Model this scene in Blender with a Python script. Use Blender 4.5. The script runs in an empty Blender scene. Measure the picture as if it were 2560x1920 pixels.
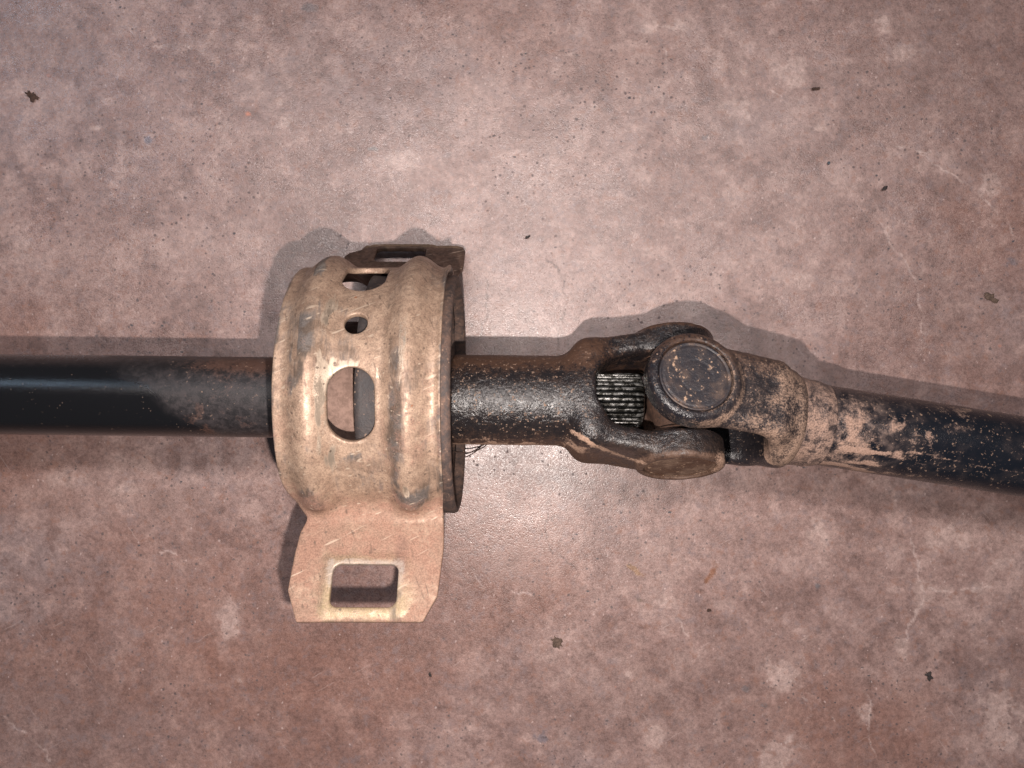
import bpy, math, random
import numpy as np

# ------------------------------------------------------------------ units
# Lengths are written in quarter millimetres: x right, y towards the viewer's feet
# (photo down), z up from the concrete.  W() turns them into Blender metres.
U = 0.00025
def W(p):
    p = np.asarray(p, dtype=float)
    return np.stack([p[..., 0]*U, -p[..., 1]*U, p[..., 2]*U], -1)
def V(x, y, z): return tuple(W((x, y, z)))

scene = bpy.context.scene
col = scene.collection

# ------------------------------------------------------------------ camera, world, lamps, exposure
cam_d = bpy.data.cameras.new('camera')
cam_d.sensor_width = 36.0
cam_d.lens = 36.0*1900/2560
cam_d.clip_start = 0.01
cam_d.clip_end = 100.0
cam = bpy.data.objects.new('camera', cam_d)
cam.location = V(0, 0, 1900)
col.objects.link(cam)
scene.camera = cam

world = bpy.data.worlds.new('World')
scene.world = world
world.use_nodes = True
bg = world.node_tree.nodes['Background']
bg.inputs['Color'].default_value = (0.80, 0.86, 1.0, 1)
bg.inputs['Strength'].default_value = 0.11

def aim(o, target):
    from mathutils import Vector
    d = Vector(target) - o.location
    o.rotation_euler = d.to_track_quat('-Z', 'Y').to_euler()

fl = bpy.data.lights.new('phone_flash', 'POINT')      # the phone's flash beside the lens
fl.energy = 7.0
fl.color = (1.0, 0.90, 0.84)
fl.shadow_soft_size = 0.0028
flo = bpy.data.objects.new('phone_flash', fl)
flo.location = V(-30, 190, 1600)
col.objects.link(flo)

cl = bpy.data.lights.new('ceiling_lamp', 'AREA')      # strip lamp nearly overhead, running along the shaft
cl.shape = 'RECTANGLE'
cl.size = 1.2
cl.size_y = 0.12
cl.energy = 10.5
cl.color = (1.0, 0.90, 0.86)
clo = bpy.data.objects.new('ceiling_lamp', cl)
clo.location = (0.0, 0.40, 1.30)
aim(clo, (0, 0, 0))
col.objects.link(clo)

wl = bpy.data.lights.new('doorway_daylight', 'AREA')  # cool daylight from a doorway on the left
wl.shape = 'RECTANGLE'
wl.size = 0.17
wl.size_y = 0.18
wl.energy = 2.6
wl.color = (0.55, 0.76, 1.0)
wlo = bpy.data.objects.new('doorway_daylight', wl)
wlo.location = (-1.36, 0.90, 1.42)
aim(wlo, (-0.2, 0, 0.07))
col.objects.link(wlo)

scene.cycles.max_bounces = 5
scene.cycles.diffuse_bounces = 3
scene.cycles.glossy_bounces = 3
scene.view_settings.view_transform = 'Standard'
scene.view_settings.look = 'None'
scene.view_settings.exposure = 0.0
scene.view_settings.gamma = 1.0
scene.view_settings.use_curve_mapping = False

# ------------------------------------------------------------------ numeric helpers
def sstep(a, b, x):
    t = np.clip((x-a)/(b-a), 0, 1)
    return t*t*(3-2*t)

_rng = np.random.RandomState(7)
_tab = _rng.rand(32, 32, 32)
def vnoise(p, scale, seed=0.0):
    q = np.asarray(p)/scale + seed*13.37 + 100.0
    i = np.floor(q).astype(int)
    f = q - i
    f = f*f*(3-2*f)
    r = 0
    for dx in (0, 1):
        wx = f[..., 0] if dx else 1-f[..., 0]
        for dy in (0, 1):
            wy = f[..., 1] if dy else 1-f[..., 1]
            for dz in (0, 1):
                wz = f[..., 2] if dz else 1-f[..., 2]
                r = r + wx*wy*wz*_tab[(i[..., 0]+dx) & 31, (i[..., 1]+dy) & 31, (i[..., 2]+dz) & 31]
    return r
def fbm(p, scale, octs=4, seed=0.0, gain=0.5):
    a, s, t = 1.0, 0.0, 0.0
    for k in range(octs):
        s = s + a*vnoise(p, scale/2**k, seed+k*1.7)
        t += a
        a *= gain
    return s/t

def sdist(px, py, poly):
    """distance from points to an open polyline"""
    d = np.full(px.shape, 1e9)
    for (x0, y0), (x1, y1) in zip(poly[:-1], poly[1:]):
        ex, ey = x1-x0, y1-y0
        t = np.clip(((px-x0)*ex+(py-y0)*ey)/(ex*ex+ey*ey+1e-9), 0, 1)
        d = np.minimum(d, np.hypot(px-x0-t*ex, py-y0-t*ey))
    return d
def poly_sdf(px, py, poly):
    d = sdist(px, py, list(poly)+[poly[0]])
    inside = np.zeros(px.shape, bool)
    n = len(poly)
    for i in range(n):
        x0, y0 = poly[i]; x1, y1 = poly[(i+1) % n]
        c = ((y0 > py) != (y1 > py)) & (px < (x1-x0)*(py-y0)/((y1-y0) if y1 != y0 else 1e-9)+x0)
        inside ^= c
    return np.where(inside, -d, d)

def surface_nets(f, org, h):
    """closed quad surface of f<0 on a regular grid"""
    nx, ny, nz = f.shape
    cs = (nx-1, ny-1, nz-1)
    acc = np.zeros(cs+(3,)); cnt = np.zeros(cs)
    corner = lambda a, b, c: f[a:a+cs[0], b:b+cs[1], c:c+cs[2]]
    for ax in range(3):
        for b in (0, 1):
            for c in (0, 1):
                o0 = [0, 0, 0]; o1 = [0, 0, 0]
                oth = [k for k in range(3) if k != ax]
                o0[oth[0]] = o1[oth[0]] = b
                o0[oth[1]] = o1[oth[1]] = c
                o1[ax] = 1
                f0 = corner(*o0); f1 = corner(*o1)
                m = (f0 < 0) != (f1 < 0)
                t = np.where(m, f0/np.where(m, f0-f1, 1), 0)
                pt = np.zeros(cs+(3,))
                pt[..., oth[0]] = b; pt[..., oth[1]] = c; pt[..., ax] = t
                acc += pt*m[..., None]; cnt += m
    act = cnt > 0
    idx = np.full(cs, -1); idx[act] = np.arange(act.sum())
    cell = np.argwhere(act)
    verts = (cell + acc[act]/cnt[act][:, None])*h + np.asarray(org)
    faces = []
    neg = f < 0
    for ax in range(3):
        oth = [k for k in range(3) if k != ax]
        sl0 = [slice(None)]*3; sl1 = [slice(None)]*3
        sl0[ax] = slice(0, -1); sl1[ax] = slice(1, None)
        a = neg[tuple(sl0)]; b = neg[tuple(sl1)]
        e = np.argwhere(a != b)
        e = e[(e[:, oth[0]] > 0) & (e[:, oth[1]] > 0) & (e[:, oth[0]] < f.shape[oth[0]]-1) & (e[:, oth[1]] < f.shape[oth[1]]-1)]
        if not len(e): continue
        q = []
        for db, dc in ((0, 0), (1, 0), (1, 1), (0, 1)):
            cc = e.copy(); cc[:, oth[0]] -= db; cc[:, oth[1]] -= dc
            q.append(idx[cc[:, 0], cc[:, 1], cc[:, 2]])
        q = np.stack(q, 1)
        s = a[e[:, 0], e[:, 1], e[:, 2]]
        if ax == 1: s = ~s
        q[~s] = q[~s][:, ::-1]
        faces.append(q)
    return verts, np.concatenate(faces)

def make_mesh(name, pts, faces, mat, parent=None, attrs=None, smooth=True, center=True, flip=True):
    """pts in quarter-mm space; attrs: name -> per-vertex floats or rgb"""
    w = W(pts)
    c = (w.min(0)+w.max(0))/2 if center else np.zeros(3)
    w = w - c
    me = bpy.data.meshes.new(name)
    if isinstance(faces, np.ndarray):
        if flip: faces = faces[:, ::-1]
        nf, k = faces.shape
        me.vertices.add(len(w)); me.vertices.foreach_set('co', w.astype(np.float32).ravel())
        me.loops.add(nf*k); me.loops.foreach_set('vertex_index', np.ascontiguousarray(faces).astype(np.int32).ravel())
        me.polygons.add(nf)
        me.polygons.foreach_set('loop_start', np.arange(0, nf*k, k, dtype=np.int32))
        me.update(calc_edges=True)
    else:
        me.from_pydata(w.tolist(), [], [tuple(reversed(f)) if flip else f for f in faces])
    me.validate()
    me.polygons.foreach_set('use_smooth', np.full(len(me.polygons), smooth))
    for an, a in (attrs or {}).items():
        a = np.asarray(a, dtype=np.float32)
        if a.ndim == 1:
            at = me.attributes.new(an, 'FLOAT', 'POINT'); at.data.foreach_set('value', a)
        else:
            at = me.attributes.new(an, 'FLOAT_COLOR', 'POINT')
            at.data.foreach_set('color', np.concatenate([a, np.ones((len(a), 1), np.float32)], 1).ravel())
    me.materials.append(mat)
    o = bpy.data.objects.new(name, me)
    col.objects.link(o)
    if parent is not None:
        o.parent = parent
        o.location = c - np.array(parent.matrix_basis.translation)
        if parent.parent is not None:
            o.location = c - np.array(parent.matrix_basis.translation) - np.array(parent.parent.matrix_basis.translation)
    else:
        o.location = c
    return o

def grid_faces(n, m, wrap=False):
    """quads of an n x m vertex grid (wrap joins the last column to the first)"""
    i = np.arange(n-1)[:, None]
    mm = m if wrap else m-1
    j = np.arange(mm)[None, :]
    j1 = (j+1) % m
    return np.stack([i*m+j, i*m+j1, (i+1)*m+j1, (i+1)*m+j], -1).reshape(-1, 4)

# ------------------------------------------------------------------ material helpers
class NT:
    def __init__(s, name):
        s.mat = bpy.data.materials.new(name); s.mat.use_nodes = True
        s.t = s.mat.node_tree; s.n = s.t.nodes
        s.bsdf = s.n['Principled BSDF']
        tc = s.n.new('ShaderNodeTexCoord'); s.obj = tc.outputs['Object']
    def link(s, a, b): s.t.links.new(a, b)
    def put(s, sock, v):
        if hasattr(v, 'is_output') or isinstance(v, bpy.types.NodeSocket): s.link(v, sock)
        else:
            if isinstance(v, (tuple, list)) and len(v) == 3 and sock.type == 'RGBA': v = (*v, 1)
            sock.default_value = v
    def m(s, op, a, b=0.0, c=None, clamp=False):
        nd = s.n.new('ShaderNodeMath'); nd.operation = op; nd.use_clamp = clamp
        s.put(nd.inputs[0], a); s.put(nd.inputs[1], b)
        if c is not None: s.put(nd.inputs[2], c)
        return nd.outputs[0]
    def attr(s, name, colr=False):
        nd = s.n.new('ShaderNodeAttribute'); nd.attribute_name = name
        return nd.outputs['Color' if colr else 'Fac']
    def noise(s, mm, detail=4, rough=0.55, dist=0.0, off=(0, 0, 0), stretch=(1, 1, 1)):
        """noise with features of about mm millimetres"""
        mp = s.n.new('ShaderNodeMapping'); s.link(s.obj, mp.inputs['Vector'])
        mp.inputs['Location'].default_value = off
        mp.inputs['Scale'].default_value = stretch
        nd = s.n.new('ShaderNodeTexNoise'); s.link(mp.outputs[0], nd.inputs['Vector'])
        nd.inputs['Scale'].default_value = 1000.0/mm
        nd.inputs['Detail'].default_value = detail
        nd.inputs['Roughness'].default_value = rough
        nd.inputs['Distortion'].default_value = dist
        return nd.outputs['Fac']
    def voro(s, mm, off=(0, 0, 0), feature='F1', rand=1.0):
        mp = s.n.new('ShaderNodeMapping'); s.link(s.obj, mp.inputs['Vector'])
        mp.inputs['Location'].default_value = off
        nd = s.n.new('ShaderNodeTexVoronoi'); nd.feature = feature
        s.link(mp.outputs[0], nd.inputs['Vector'])
        nd.inputs['Scale'].default_value = 1000.0/mm
        nd.inputs['Randomness'].default_value = rand
        return nd
    def ramp(s, x, a, b, lo=0.0, hi=1.0):
        nd = s.n.new('ShaderNodeMapRange'); nd.interpolation_type = 'SMOOTHSTEP'
        s.put(nd.inputs['Value'], x)
        s.put(nd.inputs['From Min'], a); s.put(nd.inputs['From Max'], b)
        s.put(nd.inputs['To Min'], lo); s.put(nd.inputs['To Max'], hi)
        return nd.outputs[0]
    def mix(s, f, a, b):
        nd = s.n.new('ShaderNodeMix'); nd.data_type = 'RGBA'
        s.put(nd.inputs['Factor'], f); s.put(nd.inputs['A'] if False else nd.inputs[6], a); s.put(nd.inputs[7], b)
        return nd.outputs[2]
    def mixf(s, f, a, b):
        nd = s.n.new('ShaderNodeMix'); nd.data_type = 'FLOAT'
        s.put(nd.inputs[0], f); s.put(nd.inputs[2], a); s.put(nd.inputs[3], b)
        return nd.outputs[0]
    def mul(s, c, f):
        nd = s.n.new('ShaderNodeMix'); nd.data_type = 'RGBA'; nd.blend_type = 'MULTIPLY'
        nd.inputs[0].default_value = 1.0
        s.put(nd.inputs[6], c); s.put(nd.inputs[7], f)
        return nd.outputs[2]
    def grey(s, x):
        nd = s.n.new('ShaderNodeCombineColor')
        for k in range(3): s.put(nd.inputs[k], x)
        return nd.outputs[0]
    def specks(s, mm, size, keep, off=(0, 0, 0)):
        """scattered irregular dots: cells of mm, dot radius size (of a cell), share of cells kept"""
        v = s.voro(mm, off)
        sep = s.n.new('ShaderNodeSeparateColor'); s.link(v.outputs['Color'], sep.inputs[0])
        rad = s.m('MULTIPLY', sep.outputs[1], size)
        d = s.m('ADD', v.outputs['Distance'], s.m('MULTIPLY', s.m('SUBTRACT', s.noise(mm*0.35, 2), 0.5), 0.35))
        dot = s.ramp(d, s.m('SUBTRACT', rad, 0.06), rad, 1.0, 0.0)
        k = s.m('GREATER_THAN', sep.outputs[0], 1-keep)
        return s.m('MULTIPLY', dot, k)
    def out(s, colr, rough, metal=0.0, spec=0.5, bump=None, bstr=0.3, bdist=0.0004):
        s.put(s.bsdf.inputs['Base Color'], colr)
        s.put(s.bsdf.inputs['Roughness'], rough)
        s.put(s.bsdf.inputs['Metallic'], metal)
        s.put(s.bsdf.inputs['Specular IOR Level'], spec)
        if bump is not None:
            b = s.n.new('ShaderNodeBump'); b.inputs['Strength'].default_value = bstr
            b.inputs['Distance'].default_value = bdist
            s.link(bump, b.inputs['Height']); s.link(b.outputs[0], s.bsdf.inputs['Normal'])
        return s.mat

MUD = (0.46, 0.305, 0.225)
def painted_steel(name, base=(0.006, 0.0065, 0.009), rough=0.22, mudc=MUD, rustc=(0.075, 0.034, 0.019),
                  dustc=(0.16, 0.115, 0.10), grain=0.35, gmm=0.8, speckle=0.10, wn=(1.1, 1.0), soft=(0.42, 0.80), dotc=(0.30, 0.20, 0.145), dmm=2.0):
    """black painted or forged steel; attributes mud, rust and dust steer where dirt sits"""
    t = NT(name)
    n1 = t.noise(4.0, 5, 0.68, 0.4)
    n2 = t.noise(0.85, 3, 0.7, off=(3, 1, 2))
    g = t.noise(gmm, 2, 0.6, off=(5, 5, 1))
    nn = t.m('ADD', t.m('MULTIPLY', t.m('SUBTRACT', n1, 0.5), wn[0]), t.m('MULTIPLY', t.m('SUBTRACT', n2, 0.5), wn[1]))
    mud = t.ramp(t.m('ADD', t.attr('mud'), nn), soft[0], soft[1])
    rust = t.ramp(t.m('ADD', t.attr('rust'), t.m('MULTIPLY', nn, 0.9)), 0.35, 0.80)
    dust = t.m('MULTIPLY', t.attr('dust'), t.ramp(t.m('ADD', n1, t.m('MULTIPLY', nn, 0.3)), 0.3, 0.7, 0.25, 1.0))
    spk = t.attr('speck')
    dots = t.m('MULTIPLY', t.ramp(t.noise(dmm, 3, 0.65, off=(2, 7, 4)), 0.60, 0.68), t.ramp(t.m('ADD', n1, t.m('MULTIPLY', spk, 0.24)), 0.58, 0.74))
    mini = t.m('MULTIPLY', t.specks(1.35, 0.36, speckle, off=(5, 5, 5)), t.ramp(spk, 0.0, 0.7, 0.25, 1.0))
    c = t.mix(rust, base, rustc)
    c = t.mix(dust, c, dustc)
    c = t.mix(t.m('MULTIPLY', dots, 0.8), c, dotc)
    c = t.mix(t.m('MULTIPLY', mini, 0.75), c, (0.29, 0.20, 0.15))
    mc = t.mix(t.ramp(n2, 0.3, 0.7), (mudc[0]*0.55, mudc[1]*0.52, mudc[2]*0.50), mudc)
    c = t.mix(t.m('MULTIPLY', mud, 0.93), c, mc)
    dirt = t.m('MAXIMUM', t.m('MAXIMUM', mud, t.m('MULTIPLY', rust, 0.5)), t.m('MAXIMUM', t.m('MULTIPLY', dust, 0.6), t.m('MAXIMUM', dots, mini)))
    r0 = t.m('ADD', rough, t.m('MULTIPLY', t.attr('matte'), 0.28))
    r = t.mixf(dirt, r0, 0.85)
    sp = t.mixf(dirt, 0.5, 0.12)
    h = t.m('ADD', t.m('MULTIPLY', n2, 0.4), t.m('MULTIPLY', g, t.ramp(n1, 0.3, 0.65, 0.25*grain, 1.2*grain)))
    h = t.m('ADD', h, t.m('MULTIPLY', t.ramp(t.m('ADD', t.attr('mud'), t.m('SUBTRACT', n2, 0.5)), 0.3, 0.9), 0.5))
    return t.out(c, r, 0.0, sp, h, 0.7, 0.00035)

# ------------------------------------------------------------------ concrete floor
def build_floor():
    def axis(lim, dense, step):
        a = np.arange(-dense, dense+step, step)
        o = [dense*1.12, dense*1.35, dense*1.8, dense*2.6, dense*4, dense*7, lim]
        o = np.array(o)
        return np.concatenate([-o[::-1], a, o])
    xs = axis(24000, 1400, 3.6)
    ys = axis(24000, 1080, 3.6)
    X, Y = np.meshgrid(xs, ys, indexing='ij')
    n, m = X.shape
    P = np.stack([X.ravel(), Y.ravel(), np.zeros(X.size)], -1)
    x, y = P[:, 0], P[:, 1]
    A = fbm(P, 620, 5, 1); B = fbm(P, 170, 5, 2); C = fbm(P, 60, 4, 3); D = fbm(P, 300, 4, 4)
    warp = (fbm(P, 46, 4, 5)-0.5)
    warp2 = (fbm(P, 14, 3, 6)-0.5)
    base = np.array([0.292, 0.192, 0.166]); pale = np.array([0.405, 0.285, 0.248])
    dark = np.array([0.175, 0.108, 0.092]); red = np.array([0.250, 0.128, 0.094]); grey = np.array([0.255, 0.200, 0.192])
    c = np.tile(base, (len(P), 1))
    def lay(colr, f):
        nonlocal c
        c = c*(1-f[:, None]) + np.asarray(colr)*f[:, None]
    lay(dark, 0.50*sstep(0.50, 0.30, B*0.6+A*0.4))
    lay(pale, 0.55*sstep(0.50, 0.70, B*0.55+C*0.45))
    lay(grey, 0.45*sstep(0.52, 0.72, D))
    M1 = fbm(P, 34, 5, 51, 0.66); M2 = fbm(P, 80, 5, 52, 0.64)
    lay(pale, 0.72*sstep(0.52, 0.63, M1*0.6+M2*0.4))
    lay(dark, 0.68*sstep(0.48, 0.37, M1*0.55+M2*0.45))
    lay(red, 0.55*sstep(0.48, 0.75, fbm(P, 420, 4, 8)+0.00010*(y-200)-0.00005*x))
    lay(dark, 0.45*sstep(0.52, 0.66, C)*sstep(0.55, 0.35, B))
    # broad darker, paler and redder fields of the slab
    for (cx, cy, rx, ry, f, k) in [(1150, -830, 420, 330, 0.55, dark), (420, 800, 560, 170, 0.45, dark),
                                   (-1150, 850, 300, 220, 0.45, dark), (-1150, -900, 330, 200, 0.35, dark),
                                   (1000, -150, 330, 200, 0.35, dark), (-560, -420, 320, 140, 0.25, dark),
                                   (-60, -480, 420, 250, 0.40, pale), (60, -200, 260, 180, 0.35, pale),
                                   (330, 420, 420, 150, 0.35, pale), (-760, -330, 260, 90, 0.40, pale),
                                   (-1040, -250, 200, 160, 0.35, pale), (-950, 280, 300, 100, 0.30, pale),
                                   (-620, 720, 480, 190, 0.25, red), (-1000, 600, 300, 220, 0.30, red)]:
        d = np.hypot((x-cx)/rx, (y-cy)/ry) + warp*1.3
        lay(k, 0.8*f*sstep(1.1, 0.35, d))
    # cement splashes and scuffs, (photo position measured on the slab, size, strength)
    light = np.array([0.56, 0.425, 0.372])
    for (qx, qy, rx, ry, f) in [(1668, 66, 42, 15, .95), (1625, 76, 24, 10, .7), (1000, 400, 50, 20, .85), (2205, 55, 26, 22, .8), (2215, 75, 12, 10, .9),
                                (2262, 130, 26, 18, .7), (1980, 178, 28, 22, .75), (1992, 206, 20, 10, .8), (1860, 180, 12, 8, .7),
                                (2470, 468, 32, 28, .75), (2050, 320, 20, 9, .6), (1850, 265, 36, 24, .5), (1870, 290, 14, 16, .6),
                                (570, 1555, 20, 36, .85), (1950, 1695, 40, 34, .85), (2163, 1772, 13, 20, .85), (1938, 1895, 42, 46, .9),
                                (2500, 1790, 58, 62, .7), (2530, 1850, 30, 22, .8), (1636, 1838, 22, 32, .8), (1664, 1506, 26, 16, .7),
                                (2045, 1325, 30, 26, .8), (2062, 1345, 14, 16, .8), (2340, 1345, 22, 34, .9), (2378, 1330, 16, 22, .85),
                                (2408, 1352, 20, 26, .7), (2500, 1408, 24, 16, .5), (2255, 1620, 16, 22, .6), (2310, 1480, 18, 24, .6),
                                (1570, 1686, 10, 8, .8), (310, 1225, 30, 22, .5), (160, 1200, 46, 22, .4), (715, 305, 16, 14, .6),
                                (560, 315, 22, 12, .35), (240, 320, 18, 8, .55), (700, 255, 10, 10, .6), (2005, 705, 22, 20, .5),
                                (2220, 575, 12, 16, .6), (2130, 720, 14, 10, .4), (1485, 268, 16, 10, .55), (1425, 135, 20, 8, .45),
                                (590, 1560, 8, 20, .5), (1020, 1290, 10, 10, .3), (60, 620, 20, 24, .4), (600, 1700, 10, 8, .6), (2450, 1470, 24, 12, .5)]:
        d = np.hypot((x-(qx-1280))/rx, (y-(qy-960))/ry) + warp*2.2 + warp2*1.5
        lay(light, f*0.92*sstep(1.10, 0.80, d)*(0.55+0.45*sstep(0.40, 0.58, warp2*0.6+warp*0.6+0.5)))
        lay(pale, f*0.45*sstep(2.4, 0.9, d+warp2))
    # fine pale and dark lines in the slab: hairline cracks and scratches
    def line(pts, colr, w, f):
        nonlocal c
        q = [(a-1280, b-960) for a, b in pts]
        xa, xb = min(a for a, _ in q)-30, max(a for a, _ in q)+30
        ya, yb = min(b for _, b in q)-30, max(b for _, b in q)+30
        s = np.where((x > xa) & (x < xb) & (y > ya) & (y < yb))[0]
        if not len(s): return
        jx = (fbm(P[s], 34, 4, 11, 0.7)-0.5)*34; jy = (fbm(P[s], 34, 4, 12, 0.7)-0.5)*34
        d = sdist(x[s]+jx, y[s]+jy, q)
        k = f*sstep(w*1.5, w*0.2, d)*(0.15+0.85*sstep(0.38, 0.6, fbm(P[s], 30, 3, 13)))
        c[s] = c[s]*(1-k[:, None]) + np.asarray(colr)*k[:, None]
    lc = (0.58, 0.45, 0.40); dc = (0.10, 0.06, 0.05)
    for pts in ([(2230, 330), (2330, 400), (2440, 470), (2520, 560), (2560, 640)], [(1930, 225), (1978, 262)], [(2240, 365), (2330, 378)],
                [(2190, 540), (2240, 620), (2290, 700), (2312, 830)], [(2270, 1290), (2300, 1420), (2312, 1490), (2270, 1570), (2255, 1630)],
                [(2312, 1470), (2380, 1480), (2480, 1465)], [(1965, 1860), (2030, 1790), (2010, 1740)], [(2155, 1720), (2175, 1760), (2165, 1830), (2190, 1900)],
                [(1280, 1480), (1330, 1490)], [(385, 113), (475, 116)], [(0, 1785), (80, 1850), (130, 1900)], [(1660, 100), (1670, 210), (1655, 260)],
                [(1975, 1700), (2060, 1760), (2090, 1800)], [(1680, 1500), (1710, 1570), (1740, 1640)], [(2050, 1380), (2070, 1450)],
                [(780, 270), (850, 300), (880, 330)], [(400, 1390), (440, 1378)], [(1830, 1490), (1850, 1560)], [(2250, 370), (2330, 380)]):
        line(pts, lc, 2.4, 0.62)
    for pts in ([(1214, 690), (1220, 760), (1207, 835)], [(1410, 690), (1412, 760), (1402, 830), (1395, 880)], [(1362, 1100), (1370, 1180), (1376, 1230), (1360, 1300), (1378, 1390)],
                [(1400, 1385), (1445, 1430)], [(1265, 1496), (1315, 1505)], [(1372, 640), (1410, 700)]):
        line(pts, dc, 2.3, 0.8)
    # rubbed-in rust and soil streaks
    for (qx, qy, rx, ry, an, colr, f) in [(1778, 1437, 32, 7, -0.85, (0.23, 0.10, 0.05), .8), (1590, 1428, 26, 7, 0.7, (0.30, 0.17, 0.07), .6),
                                          (1600, 1500, 8, 6, 0, (0.14, 0.10, 0.07), .7), (2530, 655, 16, 14, 0, (0.15, 0.155, 0.18), .5),
                                          (2045, 1465, 8, 8, 0, (0.14, 0.14, 0.15), .7), (775, 18, 22, 10, 0, (0.13, 0.125, 0.13), .6),
                                          (930, 372, 14, 7, 0, (0.16, 0.18, 0.18), .6), (370, 350, 12, 10, 0, (0.13, 0.13, 0.16), .7),
                                          (1763, 345, 8, 8, 0, (0.13, 0.125, 0.13), .6), (1352, 1845, 20, 14, 0, (0.14, 0.13, 0.15), .7),
                                          (1862, 1722, 12, 9, 0, (0.13, 0.125, 0.13), .6), (1912, 1764, 9, 6, 0, (0.13, 0.125, 0.13), .6), (620, 285, 6, 5, 0, (.5, .18, .1), .8)]:
        ca, sa = math.cos(an), math.sin(an)
        dx, dy = x-(qx-1280), y-(qy-960)
        d = np.hypot((dx*ca+dy*sa)/rx, (-dx*sa+dy*ca)/ry) + warp2*2.0
        lay(colr, f*sstep(1.15, 0.6, d))
    wear = np.clip(0.5+1.2*(fbm(P, 110, 4, 21)-0.5)+0.8*(A-0.5), 0, 1)
    P[:, 2] = (fbm(P, 150, 3, 30)-0.5)*3.0*sstep(3000, 1500, np.hypot(x, y)) - 1.6
    t = NT('worn_concrete')
    cc = t.attr('slab', True)
    g1 = t.noise(0.85, 2, 0.7); g2 = t.noise(3.0, 4, 0.72, 0.3)
    nd = t.n.new('ShaderNodeTexNoise'); t.link(t.obj, nd.inputs['Vector'])
    nd.inputs['Scale'].default_value = 150.0; nd.inputs['Detail'].default_value = 6.0; nd.inputs['Roughness'].default_value = 0.68
    sep = t.n.new('ShaderNodeSeparateColor'); t.link(nd.outputs['Color'], sep.inputs[0])
    k = t.m('ADD', t.ramp(g1, 0.28, 0.72, 0.86, 1.08), t.m('MULTIPLY', t.m('SUBTRACT', g2, 0.5), 1.25))
    k = t.m('ADD', k, t.m('MULTIPLY', t.m('SUBTRACT', sep.outputs[0], 0.5), 0.75))
    cc = t.mul(cc, t.grey(k))
    cc = t.mix(t.ramp(sep.outputs[1], 0.52, 0.68, 0, 0.42), cc, (0.235, 0.185, 0.185))
    cc = t.mix(t.ramp(sep.outputs[2], 0.53, 0.68, 0, 0.55), cc, (0.275, 0.145, 0.104))
    dens = t.ramp(t.attr('grit'), 0.36, 0.60, 0.25, 1.0)
    def fleck(mm, size, keep, off, elong=(1, 1, 1)):
        mp = t.n.new('ShaderNodeMapping'); t.link(warped, mp.inputs['Vector'])
        mp.inputs['Location'].default_value = off; mp.inputs['Scale'].default_value = elong
        v = t.n.new('ShaderNodeTexVoronoi'); t.link(mp.outputs[0], v.inputs['Vector'])
        v.inputs['Scale'].default_value = 1000.0/mm
        sp = t.n.new('ShaderNodeSeparateColor'); t.link(v.outputs['Color'], sp.inputs[0])
        rad = t.m('MULTIPLY', sp.outputs[1], size)
        dot = t.ramp(v.outputs['Distance'], t.m('MULTIPLY', rad, 0.45), rad, 1.0, 0.0)
        dot = t.m('MULTIPLY', dot, t.m('GREATER_THAN', sp.outputs[0], 1-keep))
        return t.m('MULTIPLY', dot, t.ramp(sp.outputs[2], 0, 1, 0.35, 1.0))
    wv = t.n.new('ShaderNodeVectorMath'); wv.operation = 'MULTIPLY_ADD'
    t.link(nd.outputs['Color'], wv.inputs[0]); wv.inputs[1].default_value = (0.0035, 0.0035, 0.0); t.link(t.obj, wv.inputs[2])
    warped = wv.outputs[0]
    dk = t.m('MULTIPLY', fleck(2.7, 0.44, 0.50, (0, 0, 0)), dens)
    dk2 = t.m('MULTIPLY', fleck(6.5, 0.22, 0.30, (4, 4, 0), (1, 1.6, 1)), dens)
    wt = fleck(4.2, 0.26, 0.30, (2, 9, 0), (1.4, 1, 1))
    rd = fleck(17.0, 0.10, 0.30, (6, 3, 0))
    cc = t.mix(t.m('MULTIPLY', dk, 0.88), cc, (0.085, 0.060, 0.058))
    cc = t.mix(t.m('MULTIPLY', dk2, 0.95), cc, (0.045, 0.042, 0.048))
    cc = t.mix(t.m('MULTIPLY', wt, 0.62), cc, (0.55, 0.42, 0.38))
    cc = t.mix(t.m('MULTIPLY', rd, 0.5), cc, (0.42, 0.18, 0.12))
    for ang, off in ((0.5, (1, 2, 0)), (2.2, (4, 1, 0))):          # fine scuffs
        mp = t.n.new('ShaderNodeMapping'); mp.vector_type = 'TEXTURE'; t.link(warped, mp.inputs['Vector'])
        mp.inputs['Location'].default_value = off; mp.inputs['Rotation'].default_value = (0, 0, ang); mp.inputs['Scale'].default_value = (16, 1, 1)
        sn = t.n.new('ShaderNodeTexNoise'); t.link(mp.outputs[0], sn.inputs['Vector'])
        sn.inputs['Scale'].default_value = 620.0; sn.inputs['Detail'].default_value = 1.0
        cc = t.mix(t.ramp(sn.outputs['Fac'], 0.72, 0.82, 0, 0.32), cc, (0.50, 0.38, 0.34))
    h = t.m('ADD', t.m('MULTIPLY', g1, 0.85), t.m('MULTIPLY', g2, 0.3))
    r = t.m('ADD', t.ramp(t.attr('wear'), 0.2, 0.8, 0.29, 0.40), t.m('MULTIPLY', t.m('SUBTRACT', g1, 0.5), 0.8))
    r = t.m('ADD', r, t.m('MULTIPLY', t.m('MAXIMUM', dk, dk2), 0.3))
    cc = t.mul(cc, (0.94, 0.93, 0.96))
    mat = t.out(cc, r, 0.0, 0.80, h, 0.8, 0.00022)
    grit = fbm(P, 190, 4, 41)
    o = make_mesh('concrete_floor', P, grid_faces(n, m), mat, None, {'slab': np.clip(c, 0, 1), 'wear': wear, 'grit': grit}, center=False, flip=False)
    # grid is x-major with y flipped: make the normals point up
    me = o.data
    if me.polygons[0].normal.z < 0: me.flip_normals()
    o['kind'] = 'structure'
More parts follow.
